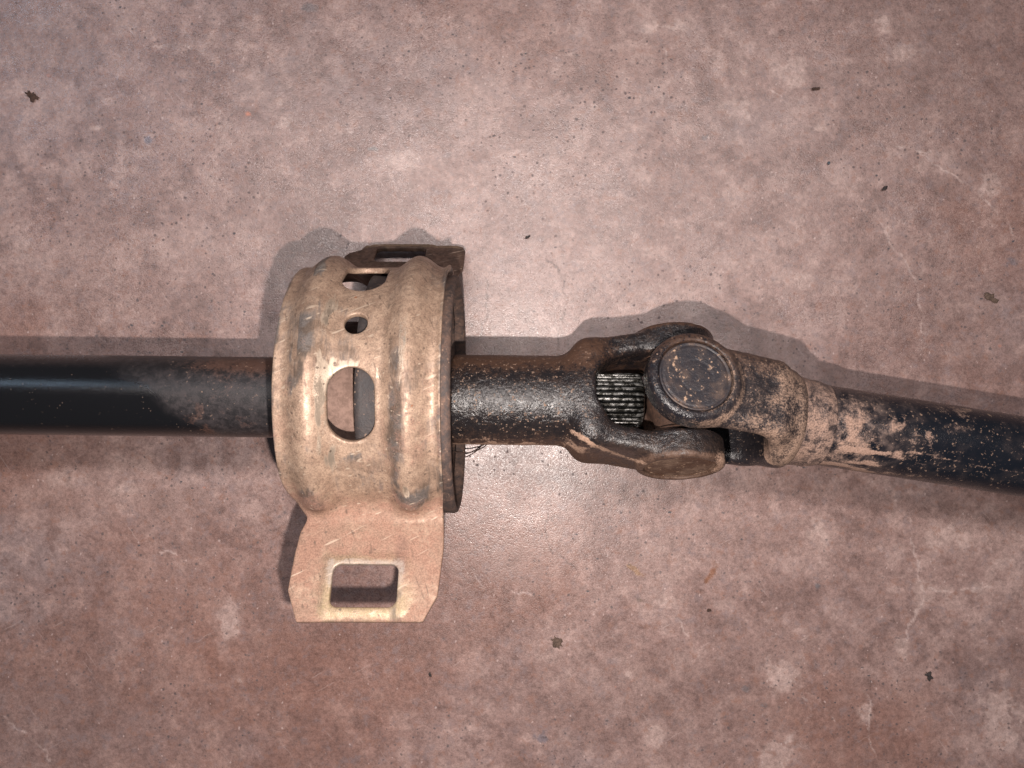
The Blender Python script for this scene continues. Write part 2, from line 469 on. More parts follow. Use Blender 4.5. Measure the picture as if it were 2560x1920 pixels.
    o['label'] = 'worn reddish concrete slab under the drive shaft'
    return o
build_floor()

# ------------------------------------------------------------------ drive shaft: axes
root = bpy.data.objects.new('drive_shaft', None)
root.location = V(0, 30, 0)
root.empty_display_size = 0.05
col.objects.link(root)
root['label'] = 'black steel drive shaft with tan bearing bracket and universal joint lying on concrete'
root['category'] = 'drive shaft'
ROOT = np.array((0., 30., 0.))

S = np.array((345., 38., 290.))                     # centre of the universal joint
def unit(v): v = np.asarray(v, float); return v/np.linalg.norm(v)
e1 = unit((1, 0.0115, 0))                            # front shaft axis
rho = math.radians(22.5)
d1 = unit((0, math.cos(rho), math.sin(rho))); d1 = unit(d1-e1*d1.dot(e1))
n1 = np.cross(e1, d1); n1 = n1 if n1[2] > 0 else -n1
n2 = unit(np.array((0.085, 0, 0)) + n1)
e2 = unit((1, 0.143, 0)); e2 = unit(e2-n2*e2.dot(n2))
r2 = np.cross(n2, e2); r2 = r2 if r2[1] > 0 else -r2  # towards photo bottom

def frame(o, a, b, c):
    M = np.stack([a, b, c], 0)
    return lambda q: np.asarray(o) + np.asarray(q) @ M
fr1 = frame(S, e1, d1, n1)          # p along front shaft, q along its fork, r up
fr2 = frame(S, e2, n2, r2)          # p along rear shaft, q up through its fork, r sideways

def lathe(name, fr, prof, mat, parent, seg=96, axis='p', attrs=None, jitter=None, sub=None, closed_loop=False):
    """prof: list of (along, radius); revolve about local axis; axis 'q' revolves about the second axis"""
    pr = np.array(prof, float)
    if sub:                                   # refine profile evenly
        out = [pr[0]]
        for a, b in zip(pr[:-1], pr[1:]):
            k = max(1, int(np.hypot(*(b-a))/sub))
            for i in range(1, k+1): out.append(a+(b-a)*i/k)
        pr = np.array(out)
    if closed_loop: pr = np.vstack([pr, pr[:1]])
    th = np.linspace(0, 2*np.pi, seg, endpoint=False)
    al = np.repeat(pr[:, 0], seg); ra = np.repeat(pr[:, 1], seg); tt = np.tile(th, len(pr))
    cx, sy = np.cos(tt), np.sin(tt)
    if jitter is not None: ra = ra + jitter(al, tt, ra)
    loc = np.stack([al, ra*cx, ra*sy], -1) if axis == 'p' else np.stack([ra*cx, al, ra*sy], -1)
    pts = fr(loc)
    f = grid_faces(len(pr), seg, True)
    at = attrs(al, tt, ra, pts) if attrs else None
    o = make_mesh(name, pts, f, mat, parent, at)
    fix_normals(o)
    return o

import bmesh
def fix_normals(o):
    bm = bmesh.new(); bm.from_mesh(o.data)
    bmesh.ops.remove_doubles(bm, verts=bm.verts, dist=1e-7)
    bmesh.ops.recalc_face_normals(bm, faces=bm.faces)
    bm.to_mesh(o.data); bm.free()

def sdf_part(name, fr, fn, lo, hi, h, mat, parent, attrs=None, bumpy=0.0):
    ax = [np.arange(a, b+h, h) for a, b in zip(lo, hi)]
    G = np.stack(np.meshgrid(*ax, indexing='ij'), -1)
    f = fn(G[..., 0], G[..., 1], G[..., 2])
    if bumpy: f = f + bumpy*(fbm(G, 28, 3, 4)-0.5)*2
    v, q = surface_nets(f, lo, h)
    pts = fr(v)
    o = make_mesh(name, pts, q, mat, parent, attrs(v, pts) if attrs else None)
    fix_normals(o)
    return o

def smin(a, b, k):
    h = np.clip(0.5+0.5*(b-a)/k, 0, 1)
    return b*(1-h)+a*h-k*h*(1-h)
def smax(a, b, k): return -smin(-a, -b, k)
def rbox(p, q, r, c, hs, rd):
    x = np.abs(p-c[0])-hs[0]+rd; y = np.abs(q-c[1])-hs[1]+rd; z = np.abs(r-c[2])-hs[2]+rd
    return np.sqrt(np.maximum(x, 0)**2+np.maximum(y, 0)**2+np.maximum(z, 0)**2)+np.minimum(np.maximum(x, np.maximum(y, z)), 0)-rd
def rcyl(rad, al, R, a0, a1, rd):
    x = rad-R+rd; y = np.abs(al-(a0+a1)/2)-(a1-a0)/2+rd
    return np.hypot(np.maximum(x, 0), np.maximum(y, 0))+np.minimum(np.maximum(x, y), 0)-rd

Z0 = lambda n: np.zeros(n)
def blob(x, y, cx, cy, rx, ry): return np.exp(-((x-cx)/rx)**2-((y-cy)/ry)**2)

# ------------------------------------------------------------------ front tube (left)
m_tube = painted_steel('black_tube_paint', base=(0.006, 0.006, 0.007), rough=0.18, grain=0.10, speckle=0.06, rustc=(0.075, 0.036, 0.024), dustc=(0.085, 0.07, 0.072))
def at_front(al, tt, ra, pts):
    x = pts[:, 0]; y = pts[:, 1]-30                     # y: photo down, -85..85
    n = fbm(pts, 70, 4, 2); n2_ = fbm(pts, 26, 3, 3)
    edge = -740+1.5*(y+10)                              # slanted edge of the dulled zone
    dull = sstep(-30, 60, x-edge+(n-0.5)*120)*sstep(95, 55, y)
    rust = 0.95*sstep(-800, -560, x)*sstep(-20, -75, y)*(0.6+n)
    rust += 0.75*blob(x, y, -640, 20, 60, 40)*sstep(0.45, 0.6, n2_) + 0.8*blob(x, y, -555, 45, 60, 22)*sstep(0.42, 0.6, n2_)
    rust += 0.6*blob(x, y, -620, 70, 30, 22) + 0.5*blob(x, y, -560, -20, 50, 40)*sstep(0.45, 0.6, n2_)
    mud = 0.25*blob(x, y, -645, 20, 45, 40)*sstep(0.5, 0.65, n2_)
    dust = 0.42*dull*sstep(-60, -20, y+20) + 0.30*sstep(-60, -84, y) + 0.25*sstep(60, 84, y)  # both tube-edge terms paint the floor's brownish reflection into this mask
    return dict(mud=mud, rust=rust*0.75, dust=dust, speck=0.0+0.45*sstep(-900, -500, x), matte=0.9*dull)
lathe('front_tube', fr1, [(-3200, 80), (-3200, 85), (-455, 85), (-455, 40)], m_tube, root, 120, attrs=at_front, sub=7)

# ------------------------------------------------------------------ bearing bracket
CB = np.array((-277., 22., 288.)); PHI = math.radians(30.0); PSI = math.radians(25)
cph, sph = math.cos(PHI), math.sin(PHI)
R, N0, RF, TH = 266.0, 28.0, 40.0, 12.0
AF = math.acos((N0+RF)/(R+RF)); SA = R*AF; SB = SA+RF*AF
VF = math.sqrt((R+RF)**2-(N0+RF)**2)
SEND = SB+(478-VF)
def s_of_v(v): return SB+(v-VF)
def spine(s):
    """arch, fillet and feet along s; the far foot (s<0) is bent less and so points down to the slab"""
    sg = np.sign(s); a = np.abs(s)
    psi = np.where(s < 0, PSI, 0.0)
    sb = SA+RF*(AF-psi)
    t1 = np.minimum(a, SA)/R
    v = R*np.sin(t1); n = R*np.cos(t1); nv = np.sin(t1); nn = np.cos(t1)
    k = a > SA
    ang = np.maximum(AF-np.maximum(a-SA, 0)/RF, psi)
    rest = np.maximum(a-sb, 0)
    v2 = VF-RF*np.sin(ang)+rest*np.cos(psi); n2_ = N0+RF-RF*np.cos(ang)-rest*np.sin(psi)
    v = np.where(k, v2, v); n = np.where(k, n2_, n)
    nv = np.where(k, np.sin(ang), nv); nn = np.where(k, np.cos(ang), nn)
    return v*sg, n, nv*sg, nn
def bracket_to_world(u, s, t):
    v, n, nv, nn = spine(s)
    fade = sstep(SA+52, SA+2, np.abs(s))
    b = 0
    for c0 in (-88, 88):
        d = np.clip(np.abs(u-c0)/47, 0, 1)
        b = b + 24*(0.5+0.5*np.cos(np.pi*d))**0.85
    b = b + 7*sstep(137, 152, u)
    b = b*fade
    # raised collar round the bolt slots
    sl = np.hypot(np.maximum(np.abs(u-9)-62, 0), np.maximum(np.abs(np.abs(s)-s_of_v(414))-40, 0))
    b = b + 4.0*sstep(26, 6, sl)*(np.abs(s) > SB-10)
    t = t+b
    v = v+nv*t; n = n+nn*t
    return np.stack([CB[0]+u, CB[1]+v*cph-n*sph, CB[2]+v*sph+n*cph], -1)

def build_bracket():
    h = 2.6
    us = np.arange(-172, 182+h, h); ss = np.arange(-SEND-12, SEND+12+h, h); ts = np.arange(-TH-5.2, 5.3, 2.6/1.3)
    ht = ts[1]-ts[0]
    Ug, Sg = np.meshgrid(us, ss, indexing='ij')
    E = SEND
    poly = [(-150, -SA+80), (-150, SA-70), (-147, SA-34), (-138, SA-4), (-124, SA+22), (-112, SA+40), (-113, SB-8), (-122, SB+14), (-127, SB+60), (-130, E-56), (-107, E), (118, E), (142, E-46),
            (150, SB+40), (146, SA+20), (150, SA-30), (150, -SA+20), (152, -SB), (163, -SB-50), (163, -E+44), (157, -E+24), (140, -E+14), (-84, -E+14),
            (-92, -E+40), (-118, -E+58), (-126, -E+76), (-112, -SB-20), (-107, -SB+4), (-112, -SA-40), (-124, -SA-22), (-138, -SA+4), (-147, -SA+34), (-150, -SA+70)]
    d = poly_sdf(Ug, Sg, poly)+0.0
    def stadium(cu, cs, r, half): return np.hypot(Ug-cu, np.maximum(np.abs(Sg-cs)-half, 0))-r
    def rrect(cu, cs, hu, hs, r):
        a = np.maximum(np.abs(Ug-cu)-hu+r, 0); b = np.maximum(np.abs(Sg-cs)-hs+r, 0)
        return np.hypot(a, b)-r
    al = math.radians(33.2)*R
    for hole in (stadium(-9, al, 42, 26), stadium(-9, -al, 42, 26), stadium(-7, 0, 21, 1),
                 rrect(9, s_of_v(414), 60, 39, 15), rrect(9, -s_of_v(404), 60, 38, 15)):
        d = np.maximum(d, -hole)
    rd = 2.6
    x = d[..., None]+rd
    y = (np.abs(ts+TH/2)-TH/2+rd)[None, None, :]
    f = np.hypot(np.maximum(x, 0), np.maximum(y, 0))+np.minimum(np.maximum(x, y), 0)-rd
    v, q = surface_nets(f, (0, 0, 0), 1.0)
    u = us[0]+v[:, 0]*h; s = ss[0]+v[:, 1]*h; t = ts[0]+v[:, 2]*ht
    pts = bracket_to_world(u, s, t)
    # gentle hand-bent irregularity of the sheet
    pts = pts + ((fbm(pts, 120, 2, 9)-0.5)*6)[:, None]*np.array((0.3, 0, 1.0))
    d_edge = poly_sdf(u, s, poly)
    n = fbm(pts, 70, 4, 1); nf = fbm(pts, 22, 3, 2); ns = fbm(pts*np.array((1.0, 0.22, 0.22)), 16, 3, 6)
    au = np.abs(np.abs(u)-88)
    fl = sstep(SA-70, SA+30, s)                           # near (lower) flange: caked in dust
    dust = fl*(0.72+0.7*(n-0.5)) + 0.36*sstep(0.40, 0.66, n)*sstep(-80, 280, s) + 0.20*sstep(0.42, 0.65, nf) + 0.30*sstep(60, -260, s)*sstep(0.36, 0.6, n)
    dust += 0.30*sstep(-SA+80, -SA, s)
    slot = np.hypot(np.maximum(np.abs(u-9)-60, 0), np.maximum(np.abs(s-s_of_v(414))-40, 0))
    clean = sstep(40, 4, slot+(nf-0.5)*34)*(0.35+0.65*sstep(s_of_v(395), s_of_v(455), s)+0.4*sstep(0.5, 0.6, nf))*(s > 0)
    dust = dust*(1-0.85*clean)*(1-0.8*sstep(-SA, -SB, s))
    zinc = np.clip(clean + 0.9*sstep(14, 4, np.abs(s+SEND-22)+(nf-.5)*20), 0, 1)*0.8
    wear = 1.0*sstep(26, 6, np.abs(u+52))*sstep(-120, 20, s)*sstep(330, 200, s)*(0.3+1.2*sstep(0.4, 0.65, ns))
    wear += 0.55*sstep(14, 3, np.abs(u-84))*sstep(-220, -60, s)*sstep(SA-90, SA-200, s)*(0.1+sstep(0.48, 0.66, ns))
    hole1 = np.abs(np.hypot(u+9, np.maximum(np.abs(s-al)-26, 0))-50)
    wear += 0.8*sstep(24, 4, hole1)*sstep(0.38, 0.6, nf)*sstep(al+70, al-40, s)
    wear += 1.6*blob(u, s, 84, SA-46, 6, 14)
    grime = 0.75*sstep(30, 8, np.abs(u+98))*sstep(0.42, 0.58, ns)*sstep(SA, SA-160, np.abs(s+40)) + 0.8*sstep(22, 5, np.abs(u-72))*sstep(0.42, 0.6, n)*sstep(-40, 240, s)
    grime += 1.0*blob(u, s, -88, SA-5, 24, 34) + 0.9*blob(u, s, 92, SA-15, 30, 30) + 0.25*sstep(0.55, 0.70, n)*(np.abs(s) < SA)
    grime += 0.34*sstep(0.42, 0.62, fbm(pts, 50, 5, 14, 0.62))*sstep(SB, SA-40, np.abs(s)) + 0.55*sstep(10, 1, np.abs(d_edge))*sstep(0.4, 0.6, nf)
    grime += 0.7*blob(u, s, 10, al+95, 70, 12)*sstep(0.42, 0.6, nf) + 0.4*sstep(SA-110, SA-30, s)*sstep(SA+10, SA-30, s)*sstep(.45, .6, ns)
    rub = 0.75*sstep(22, 4, slot+(nf-.5)*20)*(s > 0)*sstep(s_of_v(450), s_of_v(400), s) + 0.6*blob(u, s, -92, -120, 20, 140)*sstep(0.42, 0.58, ns) + 0.5*blob(u, s, 84, 30, 14, 60)*sstep(0.45, 0.6, ns)
    rub += 0.35*blob(u, s, -70, -SA+90, 60, 90)*sstep(.42, .6, nf)
    brown_shade = sstep(-SA-4, -SA-34, s)*(1-0.75*zinc)  # far foot's dark brown, deepened to paint in the ring's shadow
    tt = NT('zinc_plated_bracket')
    a1 = tt.noise(2.4, 6, 0.65, 0.3); a2 = tt.noise(0.7, 4, 0.65, off=(2, 3, 4)); a3 = tt.noise(8, 5, 0.6, 0.5, off=(5, 1, 1))
    a4 = tt.noise(1.6, 5, 0.65, off=(1, 1, 7), stretch=(1.0, 0.16, 0.16))
    nz = tt.m('ADD', tt.m('MULTIPLY', tt.m('SUBTRACT', a1, 0.5), 0.9), tt.m('MULTIPLY', tt.m('SUBTRACT', a2, 0.5), 0.7))
    ns4 = tt.m('ADD', tt.m('MULTIPLY', tt.m('SUBTRACT', a4, 0.5), 1.3), tt.m('MULTIPLY', tt.m('SUBTRACT', a2, 0.5), 0.5))
    base = tt.mix(tt.ramp(a3, 0.35, 0.65), (0.290, 0.196, 0.142), (0.405, 0.285, 0.208))
    base = tt.mix(tt.ramp(a1, 0.45, 0.68, 0, 0.65), base, (0.175, 0.122, 0.088))
    base = tt.mix(tt.m('MULTIPLY', tt.attr('zinc'), tt.ramp(a1, 0.3, 0.6, 0.4, 0.9)), base, (0.32, 0.245, 0.140))
    dst = tt.m('MULTIPLY', tt.ramp(tt.m('ADD', tt.attr('dust'), nz), 0.25, 0.85), tt.ramp(a3, 0.36, 0.60, 0.55, 1.0))
    grm = tt.ramp(tt.m('ADD', tt.attr('grime'), ns4), 0.25, 1.0)
    wr = tt.ramp(tt.m('ADD', tt.attr('wear'), ns4), 0.42, 0.85)
    c = tt.mix(tt.m('MULTIPLY', grm, 0.88), base, tt.mix(tt.ramp(a3, 0.4, 0.6), (0.06, 0.045, 0.036), (0.085, 0.08, 0.08)))
    c = tt.mul(c, tt.grey(tt.ramp(a2, 0.25, 0.75, 0.66, 1.24)))
    c = tt.mix(tt.m('MULTIPLY', dst, 0.85), c, tt.mix(tt.ramp(a2, 0.3, 0.7), (0.165, 0.086, 0.062), (0.30, 0.166, 0.119)))
    c = tt.mix(tt.m('MULTIPLY', wr, 0.85), c, (0.56, 0.45, 0.35))
    c = tt.mix(tt.m('MULTIPLY', tt.ramp(tt.m('ADD', tt.attr('rub'), tt.m('MULTIPLY', nz, 1.3)), 0.35, 0.9), 0.6), c, (0.33, 0.295, 0.26))
    c = tt.mix(tt.m('MULTIPLY', tt.attr('brown_shade'), tt.ramp(a1, 0.3, 0.7, 0.8, 0.97)), c, tt.mix(tt.ramp(a3, 0.4, 0.6), (0.040, 0.024, 0.018), (0.075, 0.042, 0.030)))
    for ang, off, cl_ in ((0.4, (1, 2, 3), (0.50, 0.40, 0.31)), (1.9, (5, 1, 2), (0.09, 0.06, 0.045))):
        mp = tt.n.new('ShaderNodeMapping'); mp.vector_type = 'TEXTURE'; tt.link(tt.obj, mp.inputs['Vector'])
        mp.inputs['Location'].default_value = off; mp.inputs['Rotation'].default_value = (0, 0.3, ang); mp.inputs['Scale'].default_value = (14, 1, 1)
        sn = tt.n.new('ShaderNodeTexNoise'); tt.link(mp.outputs[0], sn.inputs['Vector'])
        sn.inputs['Scale'].default_value = 560.0; sn.inputs['Detail'].default_value = 1.0
        c = tt.mix(tt.ramp(sn.outputs['Fac'], 0.66, 0.76, 0, 0.6), c, cl_)
    sp = tt.specks(2.2, 0.34, 0.22)
    c = tt.mix(tt.m('MULTIPLY', sp, 0.7), c, (0.10, 0.07, 0.055))
    rs = tt.specks(9, 0.13, 0.30, off=(3, 3, 3))
    c = tt.mix(tt.m('MULTIPLY', rs, 0.8), c, (0.26, 0.09, 0.035))
    bare = tt.m('MULTIPLY', tt.m('SUBTRACT', 1.0, tt.m('MULTIPLY', dst, 0.9)), tt.m('SUBTRACT', 1.0, tt.m('MULTIPLY', grm, 0.6)))
    metal = tt.m('MULTIPLY', bare, tt.mixf(wr, 0.30, 0.8))
    rgh = tt.mixf(bare, 0.85, tt.mixf(wr, tt.ramp(a1, 0.3, 0.7, 0.42, 0.58), 0.34))
    hh = tt.m('ADD', tt.m('MULTIPLY', a2, 0.5), tt.m('ADD', tt.m('MULTIPLY', dst, 0.35), tt.m('MULTIPLY', a4, 0.5)))
    mat = tt.out(c, rgh, metal, 0.4, hh, 0.45, 0.00025)
    o = make_mesh('bearing_bracket', pts, q, mat, root, dict(dust=dust, zinc=zinc, wear=wear, grime=grime, rub=rub, brown_shade=brown_shade))
    fix_normals(o)
    o['label'] = 'tan dust-coated zinc plated arch bracket with slotted feet'
    return o
bracket = build_bracket()

# ------------------------------------------------------------------ rubber mount inside the bracket
frB = frame(CB, (1, 0, 0), (0, cph, sph), (0, -sph, cph))
m_rubber = painted_steel('dusty_black_rubber', base=(0.020, 0.019, 0.021), rough=0.5, mudc=(0.24, 0.15, 0.11), dustc=(0.155, 0.095, 0.072), speckle=0.12, grain=1.0, gmm=1.6)
def at_shell(al, tt, ra, pts):
    n = fbm(pts, 60, 4, 3)
    d = sstep(60, 138, al)
    return dict(mud=0.15*d+0.25*(n-0.4), rust=0.35*d, dust=0.15+0.50*d, speck=0.5+0*al, matte=0.6+0*al)
shell = lathe('mount_shell', frB, [(-6, 238), (-6, 250), (158, 250), (164, 247), (166, 242), (164, 236), (158, 234), (0, 234)], m_rubber, bracket, 128,
              attrs=at_shell, sub=10, closed_loop=True, jitter=lambda al, tt, ra: 1.5*np.sin(5*tt)+1.0*np.sin(9*tt+al*0.1))
def at_dia(al, tt, ra, pts):
    n = fbm(pts, 40, 4, 7)
    return dict(mud=0.55*sstep(0.48, 0.62, n)*sstep(150, 225, ra), rust=0.3+0*al, dust=0.75*sstep(130, 225, ra)+0.1, speck=0.6+0*al, matte=1+0*al)
lathe('rubber_cushion', frB, [(20, 112), (112, 118), (132, 132), (120, 160), (98, 185), (112, 215), (144, 232), (120, 234), (40, 234), (20, 200)], m_rubber, bracket, 110,
      attrs=at_dia, sub=9, closed_loop=True, jitter=lambda al, tt, ra: 4.0*np.sin(7*tt+ra*0.02)*np.sin(3*tt+1))
m_dusty = painted_steel('dust_covered_housing', base=(0.13, 0.082, 0.065), rough=0.7, mudc=(0.28, 0.185, 0.15), dustc=(0.27, 0.178, 0.145), speckle=0.06)
def at_h(al, tt, ra, pts):
    return dict(mud=0.22+0*al, rust=0.1+0*al, dust=0.9+0*al, speck=0.2+0*al, matte=1+0*al)
lathe('bearing_housing', frB, [(-128, 88), (-128, 148), (-122, 154), (-10, 154), (6, 150), (14, 112), (14, 88)], m_dusty, bracket, 110, attrs=at_h, sub=10, closed_loop=True)

# ------------------------------------------------------------------ slip yoke (sleeve and fork)
m_forge = painted_steel('forged_yoke_steel', base=(0.009, 0.0085, 0.010), rough=0.19, grain=1.5, gmm=1.3, speckle=0.24, rustc=(0.062, 0.031, 0.019), dustc=(0.12, 0.075, 0.055))
def f_slip(p, q, r):
    rad = np.hypot(q, r)
    sleeve = rcyl(rad, p, 95, -470, -165, 6)
    k = np.clip((p+250)/75, 0, 1); k = k*k*(3-2*k)
    g = rbox(p, q, r, (-190, 0, 0), (30, 104, 84), 30)
    f = smin(sleeve, g, 40)
    aq = np.abs(q)
    sh = -20+30*np.clip((p+200)/170, 0, 1)
    arm = rbox(p, aq-sh, r, (-98, 107, 0), (106, 24, 74), 16)
    f = smin(f, arm, 36)
    ear = rcyl(np.hypot(p, r), aq, 91, 84, 147, 9)
    f = smin(f, ear, 11)
    hq = 60+26*np.clip((p+176)/130, 0, 1)
    gap = rbox(p, q*86/hq, r, (30, 0, 0), (206, 86, 300), 62)
    f = smax(f, -gap, 9)
    bore = rcyl(np.hypot(p, r), aq, 74.5, 136, 200, 1)
    f = np.maximum(f, -bore)
    return f
def at_slip(v, pts):
    x = pts[:, 0]; y = pts[:, 1]-34; n = fbm(pts, 50, 4, 3); nf = fbm(pts, 16, 3, 4)
    up = v[:, 2]
    mud = 0.62*blob(x, y, 134, 88, 40, 24)*sstep(0.36, 0.52, n) + 0.75*sstep(9, 3, np.abs(y-(93+(x+110)*0.02)+(n-.5)*16))*(x < 110)*sstep(-120, -60, up)
    mud += 0.7*np.exp(-(sdist(x, y, [(120, 60), (165, 88), (235, 118), (270, 126)])/5)**2)
    mud += 0.45*blob(x, y, 60, 100, 130, 12)*sstep(0.4, 0.6, nf) + 0.5*blob(x, y, -60, 84, 100, 18)*sstep(0.45, 0.6, nf)
    mud += 0.65*blob(x, y, 415, 118, 22, 30) + 0.3*blob(x, y, 420, 140, 30, 30)
    mud += 0.30*blob(x, y, -60, -60, 120, 34)*sstep(0.45, 0.6, nf)
    face = sstep(132, 140, np.abs(v[:, 1]))*(np.hypot(v[:, 0], v[:, 2]) < 95)
    rust = 0.32+0.5*sstep(-45, -92, y)*sstep(260, 120, x) + 0.4*sstep(70, 110, y)*sstep(210, 90, x) - 0.2*sstep(60, 0, np.abs(y-10))*sstep(160, 60, x)
    rust += 0.35*face + 0.25*sstep(60, -40, up)
    dust = 0.25*sstep(60, 105, y) + 0.55*face*(y > 0) + 0.10
    return dict(mud=mud, rust=rust, dust=dust, speck=0.75*sstep(240, 60, x)+0.1, matte=0.15+0.5*sstep(40, -60, up))
yoke = sdf_part('slip_yoke', fr1, f_slip, (-480, -165, -108), (110, 165, 108), 2.6, m_forge, root, at_slip, bumpy=0.6)
yoke['label'] = 'dark brown forged slip yoke with two fork arms'

# splined shaft end showing in the fork
ts_ = NT('spline_steel_groove_shade')
_n = ts_.noise(0.9, 3, 0.7); _n2 = ts_.noise(3.0, 4, 0.6, off=(1, 2, 3))
m_spline = ts_.out(ts_.mix(ts_.ramp(ts_.attr('groove_shade'), 0.2, 0.8), (0.006, 0.006, 0.006), ts_.mix(ts_.ramp(_n2, 0.42, 0.62), (0.035, 0.033, 0.028), (0.33, 0.325, 0.31))), ts_.ramp(_n, 0.3, 0.7, 0.22, 0.36), 0.8, 0.5, _n, 0.25, 0.0002)  # grooves coloured near black to carry their recess shade; patchy grime on teeth
def build_spline():
    teeth, per = 32, 12
    seg = teeth*per
    th = np.linspace(0, 2*np.pi, seg, endpoint=False)
    ph = (th*teeth/(2*np.pi)) % 1.0
    tooth = sstep(0.08, 0.30, ph)*sstep(0.92, 0.70, ph)
    prof = [(-186, 57, 1), (-84, 57, 1), (-78, 55.5, 1), (-74, 52, .6), (-71, 44, .1), (-70, 0.01, 0)]
    al = np.repeat([a for a, _, _ in prof], seg)
    ra = np.concatenate([b + k*6.0*(tooth-0.5) for _, b, k in prof])
    tt = np.tile(th, len(prof))
    pts = fr1(np.stack([al, ra*np.cos(tt), ra*np.sin(tt)], -1))
    o = make_mesh('splined_end', pts, grid_faces(len(prof), seg, True), m_spline, yoke, dict(groove_shade=np.tile(tooth, len(prof))))
    fix_normals(o)
    o['label'] = 'grimy splined shaft end inside the fork, groove shade painted in'
build_spline()

# ------------------------------------------------------------------ universal joint cross with four bearing caps
m_cross = painted_steel('dirty_joint_cross', base=(0.014, 0.012, 0.012), rough=0.35, grain=1.0, speckle=0.12, rustc=(0.07, 0.034, 0.02))
frX = frame(S, e1, d1, n2)
def f_cross(p, q, r):
    f = np.sqrt(p*p+q*q+r*r)-58
    for ax, a, b in ((q, p, r), (r, p, q)):
        f = smin(f, rcyl(np.hypot(a, b), ax, 44, -92, 92, 6), 14)
        f = np.minimum(f, rcyl(np.hypot(a, b), np.abs(ax), 60, 68, 86, 6))
    return f
cross = sdf_part('joint_cross', frX, f_cross, (-70, -98, -98), (70, 98, 98), 3.0, m_cross, root,
                 lambda v, p: dict(mud=0.1*np.ones(len(v)), rust=0.7*np.ones(len(v)), dust=0.2*np.ones(len(v)), speck=0.3*np.ones(len(v)), matte=np.ones(len(v))))
m_cap = painted_steel('bearing_cap_steel', base=(0.018, 0.019, 0.025), rough=0.26, grain=0.8, speckle=0.22, dustc=(0.19, 0.122, 0.086), dotc=(0.46, 0.31, 0.215), dmm=3.4)
def cap(fr, sign, dusty, label):
    pr = [(84, 72), (140, 72.5), (142.5, 71.5), (143, 69), (141.2, 66.5), (141.0, 65.5), (142.4, 63), (142.1, 48), (141.8, 36), (140.9, 33), (141.6, 30), (141.9, 14), (141.9, 0.01)]
    def at(al, tt, ra, pts):
        n = fbm(pts, 24, 3, 5); n3 = fbm(pts, 60, 3, 8)
        dx = ra*np.cos(tt); dr = ra*np.sin(tt)
        g = np.exp(-((ra-66)/4.0)**2)
        mud = 0.55*g*sstep(0.40, 0.60, n3) + 0.35*sstep(0.52, 0.64, n)*sstep(20, 60, ra)*sstep(-0.4, 0.9, np.cos(tt-0.5))
        return dict(mud=mud*(0.6 if dusty else 1.0), rust=(0.8 if dusty else 0.05)+0.3*g, dust=(0.95 if dusty else 0.42)*(0.25+0.95*sstep(0.42, 0.6, n3)), speck=0.9+0*al, matte=(1.0 if dusty else 0.2)+0*al)
    o = lathe('bearing_cap', fr, [(sign*a, b) for a, b in pr], m_cap, cross, 96, axis='q', attrs=at, sub=3)
    if label: o['label'] = label
cap(fr2, 1, False, 'round black bearing cap with tan dirt spots')
cap(fr2, -1, True, None)
cap(fr1, 1, True, 'brown dusty bearing cap seen edge-on')
cap(fr1, -1, True, None)

# ------------------------------------------------------------------ rear yoke, weld collar and rear tube (right)
m_yoke2 = painted_steel('rear_yoke_steel', base=(0.009, 0.009, 0.012), rough=0.21, grain=1.2, gmm=1.2, speckle=0.22, mudc=(0.36, 0.245, 0.185), rustc=(0.070, 0.038, 0.025), wn=(1.2, 1.3), soft=(0.36, 0.95))
def f_rear(p, q, r):
    f = rcyl(np.hypot(q, r), p, 107, 165, 252, 26)
    aq = np.abs(q)
    sh = -np.clip(p/200, 0, 1)**1.5*24
    w = 84
    arm = rbox(p, aq-sh, r, (96, 110, 0), (112, 30, w), 26)
    f = smin(f, arm, 36)
    ear = rcyl(np.hypot(p, r), aq, 94, 86, 147, 14)
    f = smin(f, ear, 14)
    gap = rbox(p, q, r, (-60, 0, 0), (252, 84, 300), 78)
    f = smax(f, -gap, 26)
    bore = rcyl(np.hypot(p, r), aq, 74.5, 135.5, 200, 1)
    return np.maximum(f, -bore)
def at_rear(v, pts):
    n = fbm(pts, 46, 4, 3); nf = fbm(pts*np.array((1, 1, 1)), 11, 3, 4); p, q, r = v[:, 0], v[:, 1], v[:, 2]
    rr = np.hypot(p, r); top = q > 0
    mud = 0.52*sstep(40, 190, p)*(0.55+0.6*sstep(0.36, 0.58, n)) + 0.12*sstep(-60, 60, p)
    mud += 0.30*sstep(40, 95, r)*top*sstep(-20, 60, p) + 0.40*sstep(8, 2, np.abs(rr-97))*sstep(-40, 60, p+r)*top
    mud += 0.40*sstep(5, 1, np.abs(rr-75.5))*top*sstep(-30, 50, p)
    mud = np.where(top, mud, -0.05+0.5*sstep(190, 250, p)+0.25*sstep(0.55, 0.65, nf))
    rust = 0.45*sstep(20, -70, r)*top + 0.2
    dust = 0.18*top*sstep(-30, 100, p) + 0.06
    return dict(mud=mud, rust=rust, dust=dust, speck=0.6+0*p, matte=0.3*sstep(0, 100, p))
rear = sdf_part('rear_yoke', fr2, f_rear, (-105, -165, -112), (262, 165, 112), 2.9, m_yoke2, root, at_rear, bumpy=1.2)
rear['label'] = 'mud-speckled black rear yoke'

